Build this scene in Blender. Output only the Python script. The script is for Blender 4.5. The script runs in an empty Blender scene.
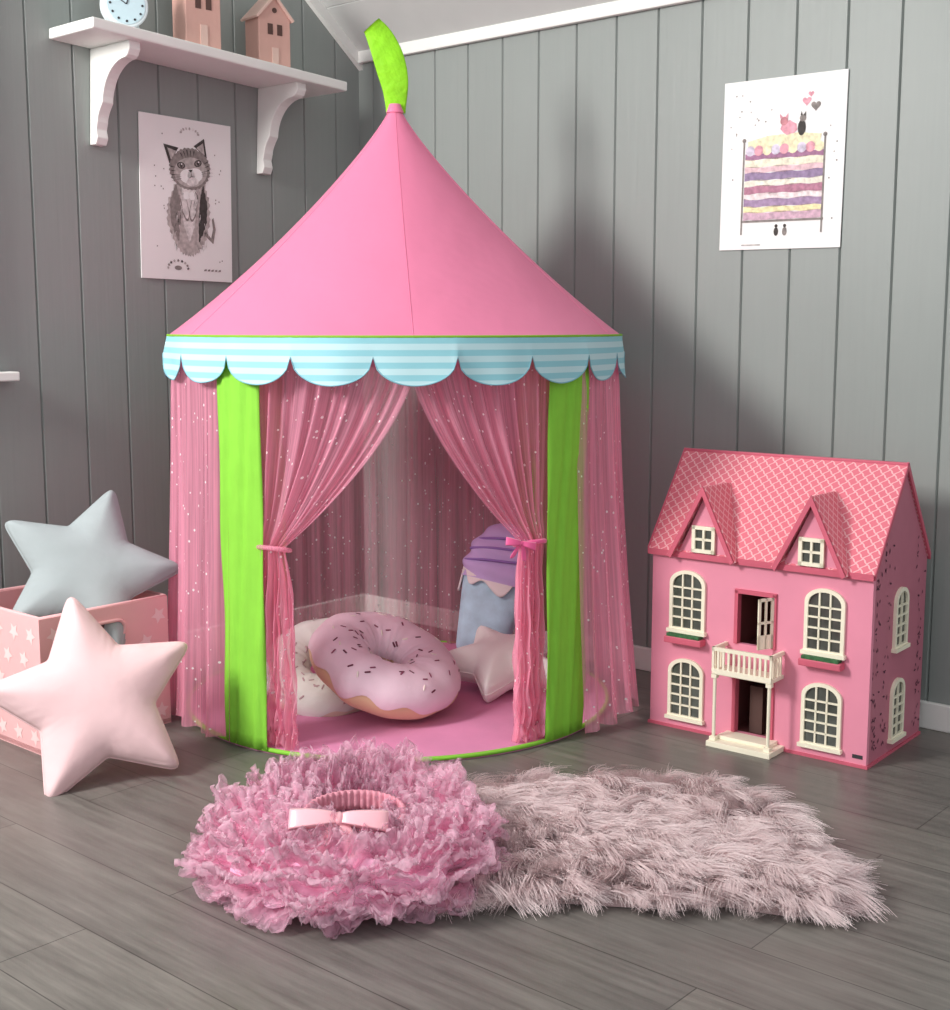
import bpy, math, random
import numpy as np
from mathutils import Vector, Matrix
random.seed(7)
rng = np.random.default_rng(7)
sc = bpy.context.scene
try:
    sc.view_settings.view_transform = 'Standard'
    sc.view_settings.look = 'None'
except Exception:
    pass
PI = math.pi
def D(a): return math.radians(a)

# ------------------------------------------------------------ materials
def lin(h):
    h = h.lstrip('#')
    o = []
    for i in (0, 2, 4):
        c = int(h[i:i+2], 16) / 255
        o.append(c/12.92 if c <= 0.04045 else ((c+0.055)/1.055)**2.4)
    return (o[0], o[1], o[2], 1)

class NT:
    def __init__(s, name):
        s.m = bpy.data.materials.new(name)
        s.m.use_nodes = True
        s.t = s.m.node_tree
        s.t.nodes.clear()
        s.out = s.t.nodes.new('ShaderNodeOutputMaterial')
    def n(s, typ, **kw):
        nd = s.t.nodes.new(typ)
        for k, v in kw.items():
            setattr(nd, k, v)
        return nd
    def l(s, a, b): s.t.links.new(a, b)
    def setin(s, sock, v):
        if hasattr(v, 'is_linked') or hasattr(v, 'links'):
            s.l(v, sock)
        else:
            sock.default_value = v
    def math(s, op, a, b=0.0, c=None, clamp=False):
        nd = s.n('ShaderNodeMath', operation=op)
        nd.use_clamp = clamp
        s.setin(nd.inputs[0], a); s.setin(nd.inputs[1], b)
        if c is not None: s.setin(nd.inputs[2], c)
        return nd.outputs[0]
    def mix(s, f, a, b, blend='MIX'):
        nd = s.n('ShaderNodeMix', data_type='RGBA', blend_type=blend)
        s.setin(nd.inputs['Factor'], f)
        s.setin(nd.inputs[6], a); s.setin(nd.inputs[7], b)
        return nd.outputs[2]
    def coord(s, kind='Object', scale=None):
        tc = s.n('ShaderNodeTexCoord')
        o = tc.outputs[kind]
        if scale is not None:
            mp = s.n('ShaderNodeMapping')
            mp.inputs['Scale'].default_value = scale
            s.l(o, mp.inputs['Vector']); o = mp.outputs[0]
        return o
    def noise(s, vec, scale, detail=3.0, rough=0.5):
        nd = s.n('ShaderNodeTexNoise')
        s.l(vec, nd.inputs['Vector'])
        nd.inputs['Scale'].default_value = scale
        nd.inputs['Detail'].default_value = detail
        nd.inputs['Roughness'].default_value = rough
        return nd.outputs[0]
    def remap(s, v, a, b, c, d):
        nd = s.n('ShaderNodeMapRange')
        s.l(v, nd.inputs[0])
        for i, x in enumerate((a, b, c, d)): nd.inputs[i+1].default_value = x
        return nd.outputs[0]

def M(name, col, rough=0.75, var=0.06, vscale=12, bump=0.0, bscale=60, sheen=0.0, spec=0.3, metal=0.0, trans=0.0):
    k = NT(name)
    p = k.n('ShaderNodeBsdfPrincipled')
    co = k.coord('Object')
    base = lin(col)
    if var > 0:
        nz = k.noise(co, vscale)
        v = k.remap(nz, 0.3, 0.7, 1-var, 1+var)
        hs = k.n('ShaderNodeHueSaturation')
        hs.inputs['Color'].default_value = base
        k.l(v, hs.inputs['Value'])
        k.l(hs.outputs[0], p.inputs['Base Color'])
        csock = hs.outputs[0]
    else:
        p.inputs['Base Color'].default_value = base
        csock = None
    p.inputs['Roughness'].default_value = rough
    p.inputs['Metallic'].default_value = metal
    p.inputs['Specular IOR Level'].default_value = spec
    if sheen: p.inputs['Sheen Weight'].default_value = sheen
    if bump > 0:
        b = k.n('ShaderNodeBump')
        b.inputs['Strength'].default_value = bump
        b.inputs['Distance'].default_value = 0.01
        k.l(k.noise(co, bscale, 4), b.inputs['Height'])
        k.l(b.outputs[0], p.inputs['Normal'])
    sh = p.outputs[0]
    if trans > 0:
        tr = k.n('ShaderNodeBsdfTranslucent')
        if csock: k.l(csock, tr.inputs[0])
        else: tr.inputs[0].default_value = base
        mx = k.n('ShaderNodeMixShader'); mx.inputs[0].default_value = trans
        k.l(sh, mx.inputs[1]); k.l(tr.outputs[0], mx.inputs[2]); sh = mx.outputs[0]
    k.l(sh, k.out.inputs[0])
    return k.m

# ------------------------------------------------------------ mesh helpers
def link(o, parent=None):
    sc.collection.objects.link(o)
    if parent is not None: o.parent = parent
    return o

def empty(name, loc=(0, 0, 0), rz=0.0, parent=None):
    o = bpy.data.objects.new(name, None)
    o.empty_display_size = 0.05
    o.location = loc
    o.rotation_euler = (0, 0, rz)
    return link(o, parent)

def mesh(name, verts, faces, mat, parent=None, smooth=True, uvs=None, solid=0.0, bevel=0.0, sub=0, offset=0.0):
    me = bpy.data.meshes.new(name)
    me.from_pydata([tuple(v) for v in verts], [], [tuple(f) for f in faces])
    if uvs is not None:
        uvl = me.uv_layers.new(name='UVMap')
        idx = np.zeros(len(me.loops), dtype=np.int32)
        me.loops.foreach_get('vertex_index', idx)
        arr = np.array(uvs, dtype=np.float32)[idx]
        uvl.data.foreach_set('uv', arr.ravel())
    if smooth:
        me.polygons.foreach_set('use_smooth', [True]*len(me.polygons))
    me.materials.append(mat)
    me.update()
    o = bpy.data.objects.new(name, me)
    link(o, parent)
    if solid:
        md = o.modifiers.new('s', 'SOLIDIFY'); md.thickness = solid; md.offset = offset
    if bevel:
        md = o.modifiers.new('b', 'BEVEL'); md.width = bevel; md.segments = 2; md.limit_method = 'ANGLE'
    if sub:
        md = o.modifiers.new('u', 'SUBSURF'); md.levels = sub; md.render_levels = sub
    return o

def grid(name, fn, nu, nv, mat, parent=None, cu=False, cv=False, uvf=None, **kw):
    vs, uv = [], []
    for j in range(nv + (0 if cv else 1)):
        for i in range(nu + (0 if cu else 1)):
            a, b = i/nu, j/nv
            vs.append(fn(a, b))
            uv.append(uvf(a, b) if uvf else (a, b))
    W = nu if cu else nu+1
    H = nv if cv else nv+1
    fs = []
    for j in range(nv):
        for i in range(nu):
            i2 = (i+1) % W; j2 = (j+1) % H
            fs.append((j*W+i, j*W+i2, j2*W+i2, j2*W+i))
    return mesh(name, vs, fs, mat, parent, uvs=uv, **kw)

def boxdata(x0, x1, y0, y1, z0, z1):
    v = [(x0, y0, z0), (x1, y0, z0), (x1, y1, z0), (x0, y1, z0), (x0, y0, z1), (x1, y0, z1), (x1, y1, z1), (x0, y1, z1)]
    f = [(3, 2, 1, 0), (4, 5, 6, 7), (0, 1, 5, 4), (1, 2, 6, 5), (2, 3, 7, 6), (3, 0, 4, 7)]
    return v, f

def box(name, x0, x1, y0, y1, z0, z1, mat, parent=None, bevel=0.0):
    v, f = boxdata(x0, x1, y0, y1, z0, z1)
    return mesh(name, v, f, mat, parent, smooth=False, bevel=bevel)

def boxes(name, lst, mat, parent=None, bevel=0.0):
    V, F = [], []
    for b in lst:
        v, f = boxdata(*b); o = len(V)
        V += v; F += [tuple(i+o for i in q) for q in f]
    return mesh(name, V, F, mat, parent, smooth=False, bevel=bevel)

def prism(name, pts, y0, y1, mat, parent=None, bevel=0.0, smooth=False):
    n = len(pts)
    v = [(p[0], y0, p[1]) for p in pts] + [(p[0], y1, p[1]) for p in pts]
    f = [tuple(range(n)), tuple(reversed(range(n, 2*n)))]
    for i in range(n):
        j = (i+1) % n
        f.append((i, i+n, j+n, j))
    return mesh(name, v, f, mat, parent, smooth=smooth, bevel=bevel)

def flat(name, pts, y, mat, parent):
    return mesh(name, [(p[0], y, p[1]) for p in pts], [tuple(range(len(pts)))], mat, parent, smooth=False)

def ell(cx, cz, rx, rz, n=20, rot=0.0):
    o = []
    for i in range(n):
        a = 2*PI*i/n
        x, z = rx*math.cos(a), rz*math.sin(a)
        o.append((cx+x*math.cos(rot)-z*math.sin(rot), cz+x*math.sin(rot)+z*math.cos(rot)))
    return o

def tube(name, pts, r, mat, parent=None, closed=False, radii=None):
    cu = bpy.data.curves.new(name, 'CURVE'); cu.dimensions = '3D'
    sp = cu.splines.new('POLY'); sp.points.add(len(pts)-1)
    for i, p in enumerate(pts):
        sp.points[i].co = (p[0], p[1], p[2], 1)
        sp.points[i].radius = radii[i] if radii else 1.0
    sp.use_cyclic_u = closed
    cu.bevel_depth = r; cu.bevel_resolution = 3; cu.use_fill_caps = True
    cu.materials.append(mat)
    o = bpy.data.objects.new(name, cu)
    return link(o, parent)

def pn(seed, freqs):
    r = random.Random(seed)
    L = [(f, r.uniform(0, 2*PI), r.uniform(0.6, 1.0)) for f in freqs]
    s = sum(x[2] for x in L)
    return lambda t: sum(a*math.sin(f*t+p) for f, p, a in L)/s*1.5

def star_r(phi, R, inner):
    a = (phi % (2*PI/5))
    if a > PI/5: a = 2*PI/5 - a
    x1, y1 = R, 0
    x2, y2 = inner*math.cos(PI/5), inner*math.sin(PI/5)
    dx, dy = x2-x1, y2-y1
    den = math.cos(a)*dy - math.sin(a)*dx
    return (x1*dy - y1*dx)/den

def star_outline(R, inner, n=200, blur=4):
    rr = [star_r(2*PI*i/n, R, inner) for i in range(n)]
    for _ in range(blur):
        rr = [(rr[i-1]+rr[i]*2+rr[(i+1) % n])/4 for i in range(n)]
    return rr

def star_pillow(name, loc, normal, roll, R, T, mat, seam, seed):
    e = empty(name, loc)
    nv = Vector(normal).normalized()
    right = Vector((0, 0, 1)).cross(nv)
    right.normalize()
    up = nv.cross(right)
    m = Matrix((right, up, nv)).transposed()
    e.rotation_euler = (m @ Matrix.Rotation(roll, 3, 'Z')).to_euler()
    n = 240; rr = star_outline(R, R*0.52, n, 5)
    ox = np.array([rr[i]*math.cos(2*PI*i/n+PI/2) for i in range(n)]); oy = np.array([rr[i]*math.sin(2*PI*i/n+PI/2) for i in range(n)])
    inr = min(rr)
    rs = random.Random(seed)
    ws = [(rs.uniform(-45, 45), rs.uniform(-45, 45), rs.uniform(0, 6)) for _ in range(6)]
    def n2(x, y): return sum(math.sin(a*x+b*y+c) for a, b, c in ws)/6
    K = 20
    vs, fs = [], []
    for side in (1, -1):
        base = len(vs)
        vs.append((0, 0, side*T))
        for k in range(1, K+1):
            rho = math.sin(k/K*PI/2)
            for i in range(n):
                phi = 2*PI*i/n
                r = rr[i]*rho
                a = phi + PI/2
                x, y = r*math.cos(a), r*math.sin(a)
                dd_ = np.sqrt((ox-x)**2+(oy-y)**2)
                d = float((np.mean(np.maximum(dd_, 1e-5)**-6))**(-1/6))*.62
                q = min(1.0, d/(inr*.95))
                h = T*(1-(1-q)**2.2)**.60
                if k == K: h = 0
                h = h*(1+.09*n2(x, y))+.0012*math.sin(phi*46+4*n2(x, y))*rho**14*(1-rho)*12
                vs.append((x, y, side*max(h, 0)))
        for i in range(n):
            j = (i+1) % n
            fs.append((base, base+1+i, base+1+j) if side > 0 else (base, base+1+j, base+1+i))
        for k in range(K-1):
            for i in range(n):
                j = (i+1) % n
                a0 = base+1+k*n; b0 = a0+n
                q = (a0+i, b0+i, b0+j, a0+j)
                fs.append(q if side > 0 else q[::-1])
    for b0 in (0, len(vs)//2):
        z1 = sum(vs[b0+1+i][2] for i in range(n))/n
        vs[b0] = (0, 0, z1*1.003)
    mesh('cushion', vs, fs, mat, e)
    tube('seam_piping', [(ox[i], oy[i], 0) for i in range(n)], 0.0018, seam, e, closed=True)
    return e

def ribbon(name, pts, ws, wd, mat, parent, thick=0.0015):
    vs, fs = [], []
    for p, w in zip(pts, ws):
        p = Vector(p); d = Vector(wd)
        vs += [p - d*w/2, p + d*w/2]
    for i in range(len(pts)-1):
        fs.append((2*i, 2*i+1, 2*i+3, 2*i+2))
    return mesh(name, vs, fs, mat, parent, solid=thick, sub=1)

def bow(parent, c, s, mat, yaw=0.0, tails=True, w=0.4):
    e = empty('ribbon_bow', c, yaw, parent)
    for sg in (-1, 1):
        pts, ws = [], []
        for i in range(17):
            t = i/16
            a = t*2*PI
            x = sg*s*(0.5-0.5*math.cos(a))
            y = -0.10*s + 0.16*s*math.sin(a)
            z = 0.06*s*math.sin(a*0.5) - .10*s*(0.5-0.5*math.cos(a))
            pts.append((x, y, z)); ws.append(s*w*(0.35+0.65*math.sin(a/2)))
        ribbon('loop', pts, ws, (0, 0.25, 0.97), mat, e)
        if tails:
            pts = [(sg*s*0.05, -0.12*s, 0), (sg*s*0.2, -0.17*s, -0.3*s), (sg*s*0.32, -0.14*s, -0.65*s), (sg*s*0.45, -0.16*s, -1.0*s)]
            ribbon('tail', pts, [s*w*0.4, s*w*0.6, s*w*0.7, s*w*0.75], (0.95, 0.1, 0.3), mat, e)
    grid('knot', lambda u, v: (0.1*s*math.cos(2*PI*u)*math.sin(PI*v), -0.13*s+0.1*s*math.sin(2*PI*u)*math.sin(PI*v), 0.14*s*math.cos(PI*v)), 12, 8, mat, e, cu=True)
    return e

# ------------------------------------------------------------ camera frame
H = 0.9
cam = bpy.data.cameras.new('camera')
cam.sensor_fit = 'HORIZONTAL'; cam.sensor_width = 36; cam.lens = 36*1300/950
co = bpy.data.objects.new('camera', cam)
co.location = (0, 0, H); co.rotation_euler = (D(90-7.88), 0, 0)
link(co); sc.camera = co

CX, CY = -0.348, 4.03           # room corner
AL, AR = D(49), D(-41)          # wall frame angles; room is on -y side of both

# ------------------------------------------------------------ materials: room
def wall_mat(name, c):
    k = NT(name)
    p = k.n('ShaderNodeBsdfPrincipled')
    co_ = k.coord('Object')
    n1 = k.noise(co_, 1.7, 3)
    n2 = k.noise(k.coord('Object', (30, 30, 1.2)), 3, 4)
    v = k.math('MULTIPLY', k.remap(n1, .3, .7, .96, 1.04), k.remap(n2, .3, .7, .985, 1.015))
    hs = k.n('ShaderNodeHueSaturation'); hs.inputs['Color'].default_value = lin(c)
    k.l(v, hs.inputs['Value']); k.l(hs.outputs[0], p.inputs['Base Color'])
    p.inputs['Roughness'].default_value = 0.42
    p.inputs['Specular IOR Level'].default_value = 0.35
    b = k.n('ShaderNodeBump'); b.inputs['Strength'].default_value = .06; b.inputs['Distance'].default_value = .01
    k.l(n2, b.inputs['Height']); k.l(b.outputs[0], p.inputs['Normal'])
    k.l(p.outputs[0], k.out.inputs[0])
    return k.m
m_wall = wall_mat('grey_painted_panelling', '#929895')
m_white = M('white_paint', '#ECECE8', .45, .02)
m_ceil = M('ceiling_paint', '#C9CBC9', .6, .02)

def floor_mat():
    k = NT('grey_laminate')
    p = k.n('ShaderNodeBsdfPrincipled')
    c = k.coord('Object')
    br = k.n('ShaderNodeTexBrick'); br.offset = 0.37
    k.l(c, br.inputs['Vector'])
    br.inputs['Color1'].default_value = lin('#74706A'); br.inputs['Color2'].default_value = lin('#696561')
    br.inputs['Mortar'].default_value = lin('#474340')
    br.inputs['Scale'].default_value = 1.0
    br.inputs['Mortar Size'].default_value = 0.0012
    br.inputs['Mortar Smooth'].default_value = 0.3
    br.inputs['Brick Width'].default_value = 1.25
    br.inputs['Row Height'].default_value = 0.15
    g = k.noise(k.coord('Object', (1.6, 26, 1)), 2.2, 6, .65)
    g2 = k.noise(k.coord('Object', (3, 9, 1)), 1.5, 4, .6)
    v = k.math('MULTIPLY', k.remap(g, .3, .7, .70, 1.27), k.remap(g2, .3, .7, .84, 1.14))
    hs = k.n('ShaderNodeHueSaturation'); k.l(br.outputs[0], hs.inputs['Color']); k.l(v, hs.inputs['Value'])
    k.l(hs.outputs[0], p.inputs['Base Color'])
    k.l(k.remap(g, .3, .7, .28, .46), p.inputs['Roughness'])
    p.inputs['Specular IOR Level'].default_value = .5
    b = k.n('ShaderNodeBump'); b.inputs['Strength'].default_value = .15; b.inputs['Distance'].default_value = .003
    k.l(g, b.inputs['Height']); k.l(b.outputs[0], p.inputs['Normal'])
    k.l(p.outputs[0], k.out.inputs[0])
    return k.m

# ------------------------------------------------------------ room shell
def panel_wall(name, x0, x1, hf, loc, rz, phase=0.0):
    bw = 0.125; g = 0.0035; dp = 0.006
    xs = []
    k = math.floor((x0-phase)/bw)
    xs.append((x0, 0))
    x = phase + (k+1)*bw
    while x < x1-0.01:
        if x - g > x0 + 0.001:
            xs += [(x-g, 0), (x, dp), (x+g, 0)]
        x += bw
    xs.append((x1, 0))
    V, F = [], []
    for (a, y) in xs:
        V += [(a, y, 0), (a, y, hf(a)), (a, 0.1, 0), (a, 0.1, hf(a))]
    n = len(xs)
    for i in range(n-1):
        a, b = 4*i, 4*(i+1)
        F += [(a, b, b+1, a+1), (a+2, a+3, b+3, b+2), (a+1, b+1, b+3, a+3), (a, a+2, b+2, b)]
    F += [(0, 1, 3, 2), (4*(n-1), 4*(n-1)+2, 4*(n-1)+3, 4*(n-1)+1)]
    o = mesh(name, V, F, m_wall, None, smooth=False)
    o.location = loc; o.rotation_euler = (0, 0, rz)
    return o
SL = 0.78; Z0 = 1.693
panel_wall('wall_left', -4.6, 0, lambda x: Z0+SL*min(-x, 1.6), (CX, CY, 0), AL, 0.03)
panel_wall('wall_right', 0, 3.2, lambda x: Z0, (CX, CY, 0), AR, 0.06)
fl = box('floor', -1.6, 4.2, -5.2, 0.1, -0.05, 0, floor_mat())
fl.location = (CX, CY, 0); fl.rotation_euler = (0, 0, AR)
V, F = [], []
nb = 11; bwid = 1.6/nb
for i in range(nb):
    y0 = -i*bwid; y1 = -(i+1)*bwid+0.003
    o = len(V)
    z0 = Z0-SL*y0; z1 = Z0-SL*y1
    V += [(0, y0, z0), (3.2, y0, z0), (3.2, y1, z1), (0, y1, z1), (0, y0, z0+.03), (3.2, y0, z0+.03), (3.2, y1, z1+.03), (0, y1, z1+.03)]
    F += [tuple(o+j for j in q) for q in [(0, 3, 2, 1), (4, 5, 6, 7), (0, 1, 5, 4), (1, 2, 6, 5), (2, 3, 7, 6), (3, 0, 4, 7)]]
V += [(0, 0, Z0+.031), (3.2, 0, Z0+.031), (3.2, -1.6, Z0+SL*1.6+.031), (0, -1.6, Z0+SL*1.6+.031)]
o = len(V)-4; F.append((o, o+1, o+2, o+3))
c = mesh('ceiling', V, F, m_ceil, smooth=False); c.location = (CX, CY, 0); c.rotation_euler = (0, 0, AR)
t = box('trim_1', 0, 3.2, -.018, -.001, Z0-.022, Z0+.012, m_white, bevel=.003); t.location = (CX, CY, 0); t.rotation_euler = (0, 0, AR)
V = []
for x in (0.001, 0.018):
    V += [(x, 0, Z0-.04), (x, -1.6, Z0-.04+SL*1.6), (x, -1.6, Z0+.002+SL*1.6), (x, 0, Z0+.002)]
t = mesh('trim_2', V, [(0, 1, 2, 3), (7, 6, 5, 4), (0, 4, 5, 1), (1, 5, 6, 2), (2, 6, 7, 3), (3, 7, 4, 0)], m_white, smooth=False)
t.location = (CX, CY, 0); t.rotation_euler = (0, 0, AR)
b = box('baseboard_right', 0.012, 3.2, -.013, -.0005, 0, .062, m_white, bevel=.003); b.location = (CX, CY, 0); b.rotation_euler = (0, 0, AR)
b = box('baseboard_left', -4.6, 0, -.013, -.0005, 0, .062, m_white, bevel=.003); b.location = (CX, CY, 0); b.rotation_euler = (0, 0, AL)

w = empty('window_1', (CX, CY, 0), AL)
boxes('frame', [(-2.25, -2.19, -.02, -.001, .80, 1.75), (-1.30, -1.24, -.02, -.001, .80, 1.75), (-2.25, -1.24, -.02, -.001, 1.69, 1.75), (-1.77, -1.73, -.02, -.001, .8, 1.7), (-2.25, -1.24, -.02, -.001, .79, .84), (-2.2, -1.29, -.016, -.001, 1.25, 1.28)], m_white, w, .002)
box('sill', -2.29, -1.175, -.045, -.001, .768, .79, m_white, w, .003)
m_glass = M('window_glass', '#B9CBD6', .05, 0, spec=.6)
box('glass', -2.2, -1.29, -.008, -.001, .83, 1.7, m_glass, w)

# ------------------------------------------------------------ wall shelf
def LW(x, y, z):
    return (CX+x*math.cos(AL)-y*math.sin(AL), CY+x*math.sin(AL)+y*math.cos(AL), z)
def RW(x, y, z):
    return (CX+x*math.cos(AR)-y*math.sin(AR), CY+x*math.sin(AR)+y*math.cos(AR), z)
SX0, ZS = -.32, 1.55
def shz(x): return .034*(SX0-x)/.72      # slightly crooked shelf
sh = empty('wall_shelf', LW(SX0, 0, ZS-.003), AL); sh.rotation_euler = (0, math.atan(.034/.72), AL)
box('shelf_board', -1.035-SX0, -.228-SX0, -.19, -.001, 0, .026, m_white, sh, .004)
def bracket(x):
    pts = [(-.001, 1.55), (-.165, 1.55), (-.168, 1.532), (-.16, 1.518)]
    for i in range(11):
        a = i/10*PI/2
        pts.append((-.15+.095*math.sin(a), 1.512-.095*(1-math.cos(a))))
    for i in range(1, 9):
        a = i/8*PI/2
        pts.append((-.055+.022*math.sin(a), 1.417-.045*i/8))
    pts += [(-.028, 1.355), (-.034, 1.335), (-.026, 1.318), (-.001, 1.318)]
    x -= SX0
    V = [(x-.016, p[0], p[1]-ZS) for p in pts] + [(x+.016, p[0], p[1]-ZS) for p in pts]
    n = len(pts)
    F = [tuple(range(n)), tuple(reversed(range(n, 2*n)))] + [(i, i+n, (i+1) % n+n, (i+1) % n) for i in range(n)]
    mesh('bracket', V, F, m_white, sh, smooth=False, bevel=.002)
bracket(-.905); bracket(-.375)

ck = empty('alarm_clock', LW(-.885, -.10, 1.5745+shz(-.885)+.001), AL-D(20))
m_clockb = M('clock_body', '#DDE6EA', .3, 0); m_face = M('clock_face', '#C4DAE2', .4, 0); m_dark = M('dark_ink', '#3C3A3E', .6, 0)
def disc(name, cx, cz, r, y0, y1, mat, par, n=40, bevel=0.0):
    return prism(name, ell(cx, cz, r, r, n), y0, y1, mat, par, bevel)
disc('body', 0, .066, .055, -.02, .02, m_clockb, ck, bevel=.004)
disc('face', 0, .066, .046, -.0215, -.02, m_face, ck)
for i in range(12):
    a = i*PI/6
    disc('mark', .039*math.sin(a), .066+.039*math.cos(a), .003, -.0225, -.0214, m_dark, ck, 8)
prism('hand_1', [(-.0015, .066), (.0015, .066), (.012, .095), (.010, .096)], -.023, -.022, m_dark, ck)
prism('hand_2', [(-.0015, .066), (.0015, .066), (-.022, .082), (-.023, .08)], -.023, -.022, m_dark, ck)
for sx in (-1, 1):
    tube('foot', [(sx*.028, 0, .026), (sx*.036, 0, .004)], .005, m_clockb, ck)
    grid('bell', lambda u, v: (sx*.028+.02*math.cos(2*PI*u)*math.sin(PI*v/2), .02*math.sin(2*PI*u)*math.sin(PI*v/2), .122+.014*math.cos(PI*v/2)), 16, 6, m_clockb, ck, cu=True)
tube('handle', [(-.028, 0, .135), (-.02, 0, .155), (0, 0, .162), (.02, 0, .155), (.028, 0, .135)], .002, m_clockb, ck)

m_lan = M('pink_wood', '#D3A79C', .6, .05, bump=.1); m_lan2 = M('pale_wood', '#DDBDB2', .6, .04); m_hole = M('hollow_dark', '#5B443F', .8, 0)
def lantern(x, hgt, wd):
    e = empty('wooden_house_ornament', LW(x, -.095, 1.5745+shz(x)), AL-D(8))
    h = hgt; w2 = wd/2
    prism('walls', [(-w2, 0), (w2, 0), (w2, h*.72), (0, h), (-w2, h*.72)], -.035, .035, m_lan, e, .002)
    V = [(0, -.042, h+.004), (w2+.008, -.042, h*.70), (w2+.008, .042, h*.70), (0, .042, h+.004)]
    mesh('roof_1', V, [(0, 1, 2, 3)], m_lan2, e, False, solid=.006)
    mesh('roof_2', [(-a, b_, c_) for a, b_, c_ in V], [(3, 2, 1, 0)], m_lan2, e, False, solid=.006)
    box('chimney', w2*.35, w2*.62, -.01, .01, h*.82, h*1.02, m_lan, e, .001)
    for (a, b_) in ((-.45, .48), (.15, .48)):
        box('window_hole', w2*a, w2*(a+.32), -.0362, -.034, h*b_, h*(b_+.15), m_hole, e)
    box('door', -w2*.2, w2*.2, -.0372, -.034, 0.002, h*.3, m_lan2, e)
    disc('round_window', 0, h*.82, .007, -.0365, -.034, m_hole, e, 14)
lantern(-.665, .215, .10); lantern(-.43, .185, .098)

# ------------------------------------------------------------ posters
m_paper = M('poster_paper', '#F3F1F0', .5, .01)
def ink(n, c): return M(n, c, .8, .25, 90)
i_dk = ink('ink_dark', '#4A4644'); i_md = ink('ink_mid', '#8E8683'); i_lt = ink('ink_light', '#BAB2AF'); i_vl = ink('ink_wash', '#DDD8D6'); i_pk = ink('ink_pink', '#E7A6B4')
p1 = empty('cat_poster', LW(-.795, -.004, 1.022), AL); p1.rotation_euler = (0, D(1.0), AL)
box('sheet', 0, .295, -.001, .002, 0, .42, m_paper, p1)
def P(l, par, m, y=-.0016, nm='drawing'): flat(nm, l, y, m, par)
def wob(pts, a=.002, s=1):
    r = random.Random(s); return [(x+r.uniform(-a, a), z+r.uniform(-a, a)) for x, z in pts]
def star5(cx, cz, r, rot=0.0):
    return [(cx+(r if i % 2 == 0 else r*.48)*math.sin(rot+i*PI/5), cz+(r if i % 2 == 0 else r*.48)*math.cos(rot+i*PI/5)) for i in range(10)]
def rotp(l, c, a): return [(c[0]+(x-c[0])*math.cos(a)-(z-c[1])*math.sin(a), c[1]+(x-c[0])*math.sin(a)+(z-c[1])*math.cos(a)) for x, z in l]
def fluff(pts, amp, s, sub=3):
    r = random.Random(s); o = []
    for i in range(len(pts)):
        a, b_ = pts[i], pts[(i+1) % len(pts)]
        cx = sum(p[0] for p in pts)/len(pts); cz = sum(p[1] for p in pts)/len(pts)
        for q in range(sub*2):
            t_ = q/(sub*2); x = a[0]*(1-t_)+b_[0]*t_; z = a[1]*(1-t_)+b_[1]*t_
            k_ = 1+(amp if q % 2 else -amp*.3)*r.uniform(.5, 1.2)
            o.append((cx+(x-cx)*k_, cz+(z-cz)*k_))
    return o
# sitting kitten, big tilted head, chest fluff, paws held together
P(fluff([(.112, .250), (.086, .20), (.082, .15), (.105, .10), (.128, .072), (.152, .064), (.176, .072), (.204, .105), (.220, .155), (.218, .21), (.202, .26)], .06, 2), p1, i_lt, -.0016)
P(fluff([(.112, .25), (.092, .20), (.094, .15), (.118, .10), (.126, .16), (.124, .21)], .09, 5), p1, i_md, -.0018)
P(fluff([(.200, .255), (.213, .20), (.209, .15), (.184, .10), (.184, .16), (.190, .22)], .09, 6), p1, i_dk, -.0018)
P(fluff([(.130, .24), (.134, .15), (.153, .10), (.172, .15), (.178, .24)], .07, 7), p1, i_vl, -.0019)
HC = (.158, .292); HA = .20
def Hd(l): return [(HC[0]+(x-HC[0])*1.14, HC[1]+(z-HC[1])*1.08) for x, z in rotp(l, HC, HA)]
P(Hd([(.103, .310), (.096, .358), (.136, .345)]), p1, i_dk, -.0018); P(Hd([(.109, .318), (.105, .348), (.128, .338)]), p1, i_lt, -.0019)
P(Hd([(.180, .345), (.214, .360), (.212, .312)]), p1, i_dk, -.0018); P(Hd([(.187, .340), (.209, .350), (.207, .320)]), p1, i_lt, -.0019)
P(Hd(fluff(ell(.158, .292, .058, .050, 16), .05, 3, 2)), p1, i_md, -.0020)
P(Hd(ell(.158, .284, .048, .036, 18)), p1, i_lt, -.0021)
P(Hd(ell(.147, .276, .022, .017, 16)), p1, m_paper, -.0022); P(Hd(ell(.169, .276, .022, .017, 16)), p1, m_paper, -.0022)
P(Hd(ell(.158, .261, .018, .010, 14)), p1, i_vl, -.0023)
for ex, sl in ((.134, -.25), (.183, .25)):
    P(Hd(ell(ex, .303, .0115, .0082, 16, sl)), p1, i_dk, -.0024)
    P(Hd(ell(ex, .303, .0080, .0058, 12, sl)), p1, i_md, -.0025)
    P(Hd(ell(ex, .303, .0040, .0055, 10)), p1, i_dk, -.0026)
    P(Hd(ell(ex+.002, .306, .002, .002, 8)), p1, m_paper, -.0027)
P(Hd([(.152, .290), (.165, .290), (.1585, .283)]), p1, i_dk, -.0024)
P(Hd([(.1578, .284), (.1592, .284), (.1592, .274), (.1578, .274)]), p1, i_md, -.0024)
P(Hd([(.148, .271), (.1585, .275), (.169, .271), (.1585, .2735)]), p1, i_dk, -.0024)
for k in range(5):
    xx = .138+k*.010
    P(Hd([(xx-.0018, .338-abs(k-2)*.0025), (xx+.0018, .338-abs(k-2)*.0025), (.158+(xx-.158)*.7, .318)]), p1, i_dk, -.0025)
for s_ in (-1, 1):
    for q in range(3):
        P(Hd([(.158+s_*.030, .280-q*.004), (.158+s_*.030, .2810-q*.004), (.158+s_*.068, .286-q*.009)]), p1, i_dk, -.0027)
        P(Hd([(.158+s_*.054, .302-q*.010), (.158+s_*.054, .3055-q*.010), (.158+s_*.040, .300-q*.009)]), p1, i_dk, -.0025)
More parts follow.
